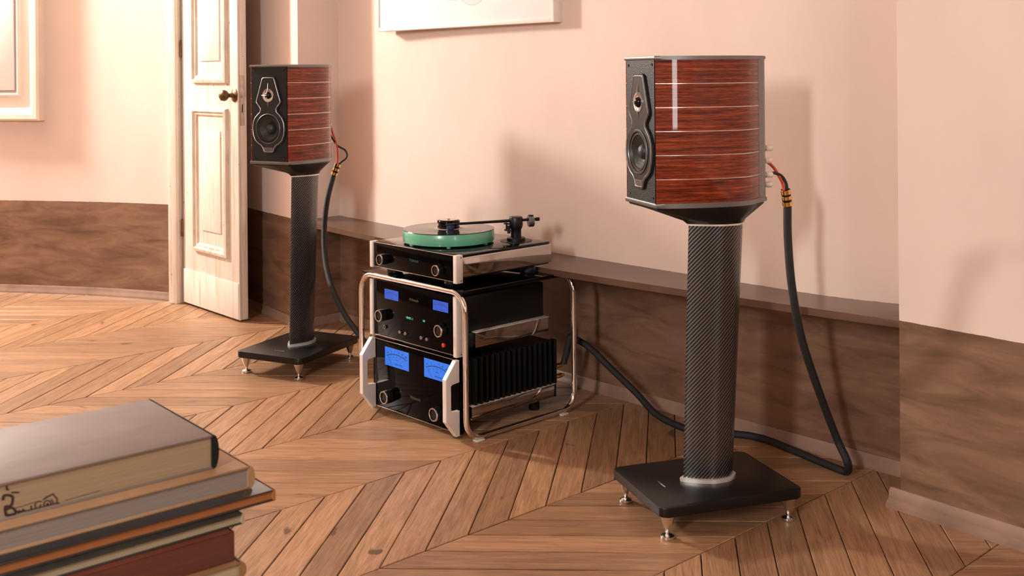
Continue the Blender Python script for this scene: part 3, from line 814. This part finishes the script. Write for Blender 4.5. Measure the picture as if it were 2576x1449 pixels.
def meter(par, u0, u1, z0, z1, v, mat, big):
    m = box('meter', u0, u1, v - .0008, v + .002, z0, z1, mat, par, 0)
    w, h = u1 - u0, z1 - z0; cx = (u0 + u1) / 2; cz = z0 + h * .10; y = v - .0011
    R = h * .66 if big else h * .64
    bm = bmesh.new()
    def quad(p, q, r, s): bm.faces.new([bm.verts.new((a, y, b)) for a, b in (p, q, r, s)])
    k = w / h * .52; pts = []
    for i in range(25):
        x = -1 + 2 * i / 24; pts.append((cx + x * w * .42, z0 + h * (.70 - .17 * x * x)))
    tw_ = h * .016
    for a, b in zip(pts, pts[1:]): quad((a[0], a[1] - tw_), (b[0], b[1] - tw_), (b[0], b[1] + tw_), (a[0], a[1] + tw_))
    for i in range(9):
        x = -1 + 2 * i / 8; px, pz = cx + x * w * .40, z0 + h * (.70 - .17 * x * x)
        t = w * .007; quad((px - t, pz), (px + t, pz), (px + t + x * .001, pz + h * .06), (px - t + x * .001, pz + h * .06))
    # needle from the foot to the left end of the scale
    a, b = (cx - w * .17, z0 + h * .03), (cx - w * .40, z0 + h * .56); t = w * .006
    quad((a[0] - t, a[1]), (a[0] + t, a[1]), (b[0] + t, b[1]), (b[0] - t, b[1]))
    finish(bm, 'meter_scale', M_INK, m, 0)
    for i, sn in enumerate(('.01', '.1', '1', '10', '60', '300') if big else ('40', '30', '20', '10', '3', '0')):
        x = -1 + 2 * i / 5; text('scale_number', sn, h * .12, M_INK, m, (cx + x * w * .38, y, z0 + h * (.86 - .15 * x * x)), .0001)
    for i in range(5):
        x = -1 + 2 * i / 4; text('scale_number', ('-40', '-30', '-20', '-10', '0')[i], h * .065, M_INK, m, (cx + x * w * .28, y, z0 + h * (.57 - .10 * x * x)), .0001)
    text('meter_word', 'WATTS' if big else 'dB', h * .07, M_INK, m, (cx + w * .02, y, z0 + h * .40), .0001)
    text('meter_word', 'POWER OUTPUT' if big else 'OUTPUT', h * .095, M_INK, m, (cx + w * .08, y, z0 + h * .17), .0001)
    return m
meter(amp, -.1684, -.0303, .1768, .2415, V0, M_METER, True); meter(amp, .0558, .1940, .1768, .2415, V0, M_METER, True)
knob(amp, -.146, V0, .0665, .0235, .026); knob(amp, .133, V0, .0660, .0235, .026)
text('logo', 'McIntosh', .0155, M_YEL, amp, (.006, V0 - .0006, .0895), .0003)
for s in (-1, 1):
    for z_ in (.112, .150):
        lathe('binding_post', [(0, 0), (.009, 0), (.009, .012), (.006, .014), (.0085, .018), (.0085, .040), (.005, .042), (.005, .052), (0, .052)], M_GOLD, amp, 18,
              Matrix.Translation((s * .213, .489, z_)) @ Matrix.Rotation(-PI / 2, 4, 'X'))
box('rear_plate', -.224, .224, .4845, .4905, .044, .245, M_BLACK, amp, .001)
bx = box('power_inlet', -.04, .04, .489, .505, .08, .13, M_BLACK, amp, .002)

# preamplifier
pre = kthing('preamplifier', 'black preamplifier with two small blue meters and a display, middle unit of the rack', 'amplifier', .266)
zz = lambda q: q - .266
V1 = .008
box('front_glass', -.226, .226, V1, V1 + .020, zz(.277), zz(.477), M_PANEL, pre, .001)
for s in (-1, 1): end_cap(pre, s, zz(.275), zz(.478), V1 - .006, V1 + .022)
box('trim_line', -.225, .225, V1 - .0012, V1 + .001, zz(.2785), zz(.2805), M_SILV, pre, .0004)
box('cover', -.200, .200, .028, .452, zz(.338), zz(.462), M_BLACK, pre, .003)
box('steel_chassis', -.221, .221, .105, .456, zz(.287), zz(.338), M_MIRROR, pre, .0015)
box('chassis_core', -.205, .205, .028, .110, zz(.287), zz(.338), M_BLACK, pre, .0015)
box('chassis_edge', -.2225, .2225, .105, .457, zz(.3375), zz(.3400), M_ALU, pre, .0006)
for s in (-1, 1):
    for v in (.07, .40): lathe('foot', [(0, 0), (.014, 0), (.016, .003), (.016, .0215), (0, .0215)], M_BLACK, pre, 18, Matrix.Translation((s * .16, v, 0)))
meter(pre, -.1599, -.0798, zz(.4165), zz(.4510), V1, M_METERD, False); meter(pre, .1137, .1944, zz(.4165), zz(.4505), V1, M_METERD, False)
knob(pre, -.171, V1, zz(.3545), .0215); knob(pre, .164, V1, zz(.3545), .0215)
text('logo', 'McIntosh', .0135, M_YEL, pre, (.009, V1 - .0006, zz(.433)), .0003)
text('display_text', 'VINYL 1', .0115, M_CYAN, pre, (-.0160, V1 - .0006, zz(.3665)), .0002)
text('display_text', '64', .0115, M_CYAN, pre, (.0640, V1 - .0006, zz(.3695)), .0002)
for u in (-.0709, -.039, .0501, .0806):
    lathe('push_button', [(0, 0), (.0062, 0), (.0062, .006), (.0050, .0075), (0, .0075)], M_BTN, pre, 18, front(u + .003, V1, zz(.3105)))
lathe('headphone_jack', [(.0036, .001), (.0040, .004), (.0078, .004), (.0080, 0)], M_BTN, pre, 20, front(-.1595, V1, zz(.314)))
lathe('power_button', [(0, 0), (.0070, 0), (.0070, .007), (.0055, .0085), (0, .0085)], M_REDB, pre, 18, front(.173, V1, zz(.3055)))

# turntable
ZS = .502
tt = kthing('turntable', 'turntable with green platter base and black tonearm on the rack top', 'turntable', ZS)
zt_ = lambda q: q - ZS
box('front_glass', -.226, .226, .010, .030, zt_(.523), zt_(.6125), M_PANEL, tt, .001)
for s in (-1, 1): end_cap(tt, s, zt_(.5205), zt_(.6140), .004, .032)
box('trim_line', -.225, .225, .0085, .011, zt_(.5235), zt_(.5255), M_SILV, tt, .0004)
box('top_trim', -.225, .225, .0088, .012, zt_(.6105), zt_(.6125), M_SILV, tt, .0004)
box('steel_body', -.2435, .2435, .032, .451, zt_(.540), zt_(.6015), M_MIRROR, tt, .0015)
box('body_edge', -.2443, .2443, .032, .4518, zt_(.6012), zt_(.6038), M_ALU, tt, .0006)
box('plinth_top', -.238, .238, .012, .447, zt_(.6040), zt_(.6135), M_GLOSS, tt, .0015)
box('bottom_plate', -.236, .236, .030, .444, zt_(.534), zt_(.540), M_BLACK, tt, .001)
for u, v in ((-.16, .055), (.16, .055), (-.19, .385), (.19, .385)):
    lathe('foot', [(0, 0), (.026, 0), (.0285, .004), (.0285, .020), (.024, .026), (.024, .0325), (0, .0325)], M_BLACK, tt, 24, Matrix.Translation((u, v, 0)))
knob(tt, -.1640, .010, zt_(.5555), .0195); knob(tt, .1500, .010, zt_(.5560), .0195)
text('logo', 'McIntosh', .0135, M_GRN, tt, (.009, .0094, zt_(.570)), .0003)
PU, PV, ZP0 = -.018, .190, .6135
PT = Matrix.Translation((PU, PV, 0))
platter = lathe('platter', [(0, zt_(.6195)), (.155, zt_(.6195)), (.1635, zt_(.6205)), (.1645, zt_(.6225)), (.1645, zt_(.6590)), (.1635, zt_(.6605)), (0, zt_(.6605))], M_GREEN, tt, 96, PT)
for k in range(6):
    a = math.radians(20 + 60 * k); c, s_ = math.cos(a), math.sin(a)
    lathe('platter_stud', [(0, zt_(.6130)), (.008, zt_(.6130)), (.008, zt_(.6200)), (0, zt_(.6200))], M_GREEN, platter, 14, Matrix.Translation((PU + .150 * c, PV + .150 * s_, 0)))
lathe('sub_platter', [(0, zt_(.6130)), (.10, zt_(.6130)), (.10, zt_(.6198)), (0, zt_(.6198))], M_BLACK, platter, 48, PT)
AU, AV = .139, .376
AT = Matrix.Translation((AU, AV, 0))
lathe('armboard', [(.0, zt_(.6135)), (.058, zt_(.6135)), (.058, zt_(.6146)), (0, zt_(.6146))], M_BLACK, tt, 48, AT)
arm = lathe('tonearm_pillar', [(0, zt_(.6140)), (.0335, zt_(.6140)), (.0335, zt_(.6245)), (.030, zt_(.6260)), (.0190, zt_(.6265)), (.0190, zt_(.655)), (.022, zt_(.660)), (.0245, zt_(.668)), (.0245, zt_(.697)), (.0225, zt_(.7005)), (0, zt_(.7015))], M_BLACK, tt, 36, AT)
hd = Vector((.028, .168, zt_(.6835))); pv = Vector((AU, AV, zt_(.6870)))
dr = (pv - hd).normalized()
tube('arm_tube', [hd, pv], [.0042, .0056], M_BLACK, arm, 14)
tube('counterweight_shaft', [pv, pv + dr * .082], .0050, M_BLACK, arm, 12)
side = Vector((dr.y, -dr.x, 0)).normalized()
bm = bmesh.new(); base = pv + dr * .046
mt = Matrix.Translation(base + Vector((0, 0, -.006))) @ dr.to_track_quat('Z', 'Y').to_matrix().to_4x4()
add_lathe(bm, [(0, 0), (.019, 0), (.0205, .002), (.0205, .018), (.019, .020), (0, .020)], 28, mt)
cw = finish(bm, 'counterweight', M_GREYM, arm)
tube('counterweight_cap', [pv + dr * .074, pv + dr * .088], .0068, M_BLACK, arm, 12)
lathe('weight_knob', [(0, 0), (.010, 0), (.010, .004), (0, .004)], M_BLACK, arm, 16, Matrix.Translation(base + dr * .010 + Vector((0, 0, .0125))))
hs = bmesh.new(); q = hd - dr * .006
add_box(hs, -.022, .010, -.010, .010, -.003, .002, .001)
rot = Matrix.Translation(hd) @ Matrix.Rotation(math.atan2(dr.y, dr.x), 4, 'Z')
bmesh.ops.transform(hs, matrix=rot, verts=hs.verts[:]); head = finish(hs, 'headshell', M_BLACK, arm)
hs = bmesh.new(); add_box(hs, -.018, .006, -.0075, .0075, -.019, -.003, .001); bmesh.ops.transform(hs, matrix=rot, verts=hs.verts[:])
finish(hs, 'cartridge', M_NEEDLE, head)
tube('stylus', [rot @ Vector((-.012, 0, -.018)), rot @ Vector((-.015, 0, hd.z * -1 + zt_(.6622)))], .0009, M_SILV, head, 8)
# lift mechanism beside the pillar
lm_ = pv - dr * .034
bm = bmesh.new()
add_tube(bm, [lm_ + Vector((0, -.002, -.006)), lm_ + Vector((0, -.002, -.034))], .0032, 10)
add_tube(bm, [lm_ + Vector((-.010, -.004, -.010)), lm_ + Vector((.012, 0, -.010))], .0030, 10)
add_tube(bm, [lm_ + Vector((-.009, -.002, -.033)), lm_ + Vector((.024, 0, -.033))], .0034, 10)
add_tube(bm, [lm_ + Vector((.010, 0, -.016)), lm_ + Vector((.010, 0, -.044))], .0055, 12)
finish(bm, 'arm_lift', M_BLACK, arm)
# record and clamp
rec = thing('vinyl_record', 'black vinyl record lying on the green platter', 'record', tuple(rk(PU, PV, .6605)), KT)
lathe('disc', [(0, 0), (.1640, 0), (.1648, .0012), (.1640, .0024), (.060, .0020), (.056, .0026), (0, .0026)], M_VINYL, rec, 96)
lathe('label_paper', [(.004, .0026), (.0535, .0026), (.0535, .0030), (.004, .0030)], M_LABEL, rec, 48)
cl = thing('record_clamp', 'polished black record weight standing on the record centre', 'record clamp', tuple(rk(PU, PV, .6634)), KT)
lathe('weight_body', [(0, 0), (.0385, 0), (.0400, .002), (.0400, .0085), (.0370, .011), (.0370, .0165), (.0400, .019), (.0410, .026), (.0385, .0295), (0, .0300)], M_GLOSS, cl, 48)
lathe('silver_cap', [(0, .0300), (.033, .0298), (.034, .0306), (.006, .0312), (.005, .0345), (0, .0350)], M_MIRROR, cl, 40)

# ------------------------------------------------------------------ cables
def local_pt(P, rz, u, v, z): return Vector((P[0] + math.cos(rz) * u - math.sin(rz) * v, P[1] + math.sin(rz) * u + math.cos(rz) * v, z))
def speaker_cable(label, red, black, collar, main, base):
    T = thing('speaker_cable', label, 'cable', (base.x, base.y, 0), 0, 'thick braided speaker cables')
    off = Vector((base.x, base.y, 0))
    f_ = lambda pts, n: [p - off for p in catmull(pts, n)]
    tube('main_cable', f_(main, 10), .0118, M_CABLE, T, 14)
    tube('red_lead', f_(red, 8), .0045, M_RED, T, 10); tube('black_lead', f_(black, 8), .0045, M_CABLE, T, 10)
    c0, c1 = collar; d = (c1 - c0).normalized(); L = (c1 - c0).length; c0 = c0 - off
    m = Matrix.Translation(c0) @ d.to_track_quat('Z', 'Y').to_matrix().to_4x4()
    cc = lathe('splitter_sleeve', [(0, 0), (.0125, 0), (.0135, .002), (.0135, L - .002), (.0125, L), (0, L)], M_BLACK, T, 20, m)
    for a, b in ((0, .012), (L - .012, L)):
        lathe('gold_band', [(.0130, a - .0005), (.0145, a), (.0145, b), (.0130, b + .0005)], M_GOLD, cc, 24, m)
    lathe('gold_rib', [(.0130, L * .38), (.0139, L * .40), (.0139, L * .6), (.0130, L * .62)], M_GOLD, cc, 24, m)
    return T
# right hand speaker
p1 = local_pt(RP, RR, .018, .190, .966); p2 = local_pt(RP, RR, .022, .204, .928)
c0 = at(1976, 477, 3.17); c1 = at(1981, 516, 3.18)
red = [p1, at(1943, 418, 3.15), at(1957, 438, 3.16), at(1968, 460, 3.17), c0 + Vector((-.004, 0, -.004))]
blk = [p2, at(1948, 435, 3.15), at(1966, 443, 3.165), at(1977, 460, 3.17), c0 + Vector((.005, 0, -.004))]
main = [c1 + Vector((0, 0, .006)), at(1982, 600, 3.19), at(1992, 720, 3.2), at(2016, 850, 3.23), at(2060, 985, 3.28), at(2106, 1105, 3.33), ground(2131, 1160, .06), ground(2131, 1185, .014),
        ground(2098, 1176, .014), ground(2000, 1135, .013), ground(1920, 1104, .013), ground(1850, 1092, .013), (.62, 3.70, .014), (.50, 3.83, .03), at(1600, 988, 3.93), at(1535, 925, 4.0), at(1480, 872, 4.05),
        at(1440, 850, 4.10), rk(.225, .562, .246), rk(.217, .556, .20), rk(.213, .540, .152)]
speaker_cable('thick black speaker cable looping on the floor beside the wall pier', red, blk, (c0, c1), [Vector(p) for p in main], ground(2098, 1176))
# left hand speaker
p1 = local_pt(LP, LR, .022, .204, 1.003); p2 = local_pt(LP, LR, .018, .200, .968)
c0 = at(850, 412, 4.86); c1 = at(840, 440, 4.86)
red = [p1, at(838, 338, 4.89), at(847, 365, 4.88), at(849, 395, 4.87), c0 + Vector((-.005, 0, -.004))]
blk = [p2, at(848, 365, 4.90), at(868, 378, 4.89), at(872, 395, 4.88), at(858, 408, 4.87), c0 + Vector((.005, 0, -.004))]
main = [c1 + Vector((0, 0, .006)), at(824, 500, 4.85), at(816, 570, 4.84), at(817, 640, 4.80), at(830, 710, 4.74), at(858, 775, 4.66), at(893, 828, 4.56), Vector((-.53, 4.47, .06)), Vector((-.42, 4.44, .015)),
        Vector((-.28, 4.46, .014)), Vector((-.17, 4.38, .04)), rk(-.20, .550, .09), rk(-.213, .540, .150)]
speaker_cable('thick black speaker cable hanging behind the stand next to the door', red, blk, (c0, c1), main, Vector((-.42, 4.44, 0)))

# ------------------------------------------------------------------ pile of books on a low stool
BA = math.atan2(-.64, -.77) + PI        # direction of the head edge, pointing right and away
def bookcorner(px, py, z): return ground(px, py, z)
M_PG1 = page_material('pages_cream', (.27, .19, .105), (.40, .30, .19), 240)
M_PG2 = page_material('pages_grey', (.20, .165, .14), (.31, .265, .23), 260)
M_PG3 = page_material('pages_rust', (.30, .10, .025), (.42, .155, .045), 200)
M_PG4 = page_material('pages_ivory', (.32, .26, .16), (.47, .40, .26), 300)
M_PG5 = page_material('pages_red', (.085, .022, .012), (.14, .04, .02), 200)
M_CV1 = cloudy('taupe_cover', (.19, .148, .130), (.23, .182, .160), 9, .6, .0, (1, 2.5, 1))
M_CV2 = cloudy('tan_cover', (.34, .20, .10), (.44, .27, .15), 5, .45)
M_CV3 = cloudy('dark_gloss_cover', (.012, .014, .016), (.024, .026, .028), 5, .22, .6)
M_CV4 = cloudy('dark_green_cover', (.016, .020, .018), (.03, .034, .03), 5, .4)
M_CV5 = cloudy('red_brown_cover', (.10, .022, .013), (.16, .04, .024), 6, .4)
M_CV6 = cloudy('ochre_cover', (.24, .13, .055), (.33, .19, .09), 6, .5)
M_DKSP = plain('black_spine', (.004, .008, .010), .3, bump=.1)
def book(label, px, py, ztop, th, length, depth, cover, spine, pages, ct=.003, round_spine=True, rot=0.0, inset=.004, spine_side=True, over=.0):
    c = ground(px, py, ztop); zb = ztop - th
    T = thing('book', label, 'book', (c.x, c.y, zb), BA + rot, 'pile of books')
    # local: -x runs left along the head edge, +y runs away from the camera along the spine
    L, D = length, depth
    box('cover', -L, 0, 0, D, th - ct, th, cover, T, .0008)
    box('cover', -L, 0, 0, D, 0, ct, cover, T, .0008)
    sp = []
    n = 8
    for i in range(n + 1):
        a = -PI / 2 + PI * i / n
        sp.append((0 + (.008 * math.cos(a) if round_spine else (.0 if i in (0, n) else .0015)), th / 2 + th / 2 * math.sin(a)))
    secs = [[(x - .001, y, z) for x, z in sp] + [(x - .005, y, th - z_) for (x, z), z_ in zip([(-.0, 0)] * 2, (0, th))] for y in (0, D)]
    loft('spine', [[(x, y, z) for x, z in sp + [(-.003, th), (-.003, 0)]] for y in (0, D)], spine, T, True, False, 40)
    pg = box('page_block', -L + inset, -.003, inset, D - inset, ct, th - ct, pages, T, 0)
    return T, pg
z = .700
BK = []
B1, pg1 = book('thick book with taupe cover and black spine, topmost of the pile', 538, 1094, .700, .0490, .40, .237, M_CV1, M_DKSP, M_PG1)
book('tan hardback with grey pages, second book from the top of the pile', 629, 1172, .651, .0330, .42, .26, M_CV2, M_CV2, M_PG2, .0035)
book('wide flat book with dark glossy cover and rust edge, third in the pile', 691, 1231, .618, .0165, .46, .27, M_CV3, M_PG3, M_PG3, .0025, False)
book('thin dark book with ivory pages, fourth in the pile', 613, 1292, .6015, .0145, .42, .25, M_CV4, M_PG4, M_PG4, .002, False, .01)
book('red brown cloth book lying fifth in the pile', 587, 1335, .587, .0425, .40, .25, M_CV5, M_CV5, M_PG5, .003, False, .0, .0006)
book('slim ochre book with rounded spine, lowest of the pile', 607, 1414, .5445, .0225, .42, .25, M_CV6, M_CV6, M_PG4, .003, True)
# ornamental print on the page edges of the top book
M_PRINT = plain('dark_print', (.03, .012, .008), .7, bump=.1)
b1 = ground(538, 1094, .700)
def edge_pt(x, y):                                  # photo crop position -> point on the page edge
    t, zz_ = online(x / 9.9, 1200 + y / 9.9, (b1.x, b1.y), (math.cos(BA), math.sin(BA))); return Vector((t, .0036, min(.0455, max(.0048, zz_ - .651))))
def stroke(pts, r=.0006, sm=4):
    bm = bmesh.new(); P = catmull([edge_pt(*p) for p in pts], sm); add_tube(bm, P, r, 6)
    bmesh.ops.scale(bm, vec=(1, .3, 1), space=Matrix.Translation((0, -.0036, 0)), verts=bm.verts[:])
    finish(bm, 'printed_stroke', M_PRINT, pg1)
stroke([(90, 600), (110, 490), (200, 470), (300, 490), (335, 560), (310, 690), (260, 750), (150, 760), (150, 900), (180, 1000)], .0017)
stroke([(180, 830), (300, 780), (390, 850), (400, 950), (330, 1010), (230, 1010), (170, 960)], .0016)
stroke([(230, 1010), (235, 1120), (170, 1190)], .0012)
stroke([(440, 860), (470, 905), (505, 850), (540, 890), (600, 820), (625, 865), (740, 905), (795, 840), (790, 730)], .0008)
stroke([(450, 1080), (520, 960)], .0010)
stroke([(600, 950), (720, 920), (800, 860)], .0006)
stroke([(1060, 630), (950, 630), (890, 700), (905, 800), (850, 860), (925, 890)], .0008)
stroke([(1050, 700), (1010, 740), (1045, 800), (1100, 790)], .0007)
stroke([(1200 + 88 * math.cos(q * .45 + .9), 700 + 95 * math.sin(q * .45 + .9)) for q in range(13)], .0008, 2)
stroke([(1200 + 18 * math.cos(q), 695 + 18 * math.sin(q)) for q in range(7)], .0007, 2)
stroke([(1290, 580), (1335, 640), (1340, 740), (1280, 800)], .0007)
stroke([(1090, 590), (1200, 510), (1330, 450), (1345, 435)], .0010)
stroke([(1340, 440), (1385, 505), (1440, 560), (1425, 680), (1500, 705), (1485, 810), (1420, 860), (1200, 925), (900, 995), (470, 1105)], .0008)
stroke([(380, 800), (640, 725), (880, 640)], .0004)
stroke([(300, 408), (400, 405), (500, 402)], .0012); stroke([(180, 240), (190, 330), (240, 330)], .0012)
stroke([(1650, 610), (2100, 475), (2525, 350)], .0003)
sc = ground(607, 1414, .5445)
ST = thing('low_stool', 'low wooden stool carrying the pile of books', 'stool', (sc.x, sc.y, 0), BA)
M_STOOL = cloudy('stool_wood', (.16, .08, .04), (.24, .13, .07), 6, .5, 0, (1, 8, 8))
box('seat', -.44, .0, .0, .26, .490, .5218, M_STOOL, ST, .006)
for u in (-.41, -.03):
    for v in (.03, .23): box('leg', u - .017, u + .017, v - .017, v + .017, 0, .492, M_STOOL, ST, .004)
for v in (.03, .23): box('stretcher', -.40, -.04, v - .008, v + .008, .16, .19, M_STOOL, ST, .003)
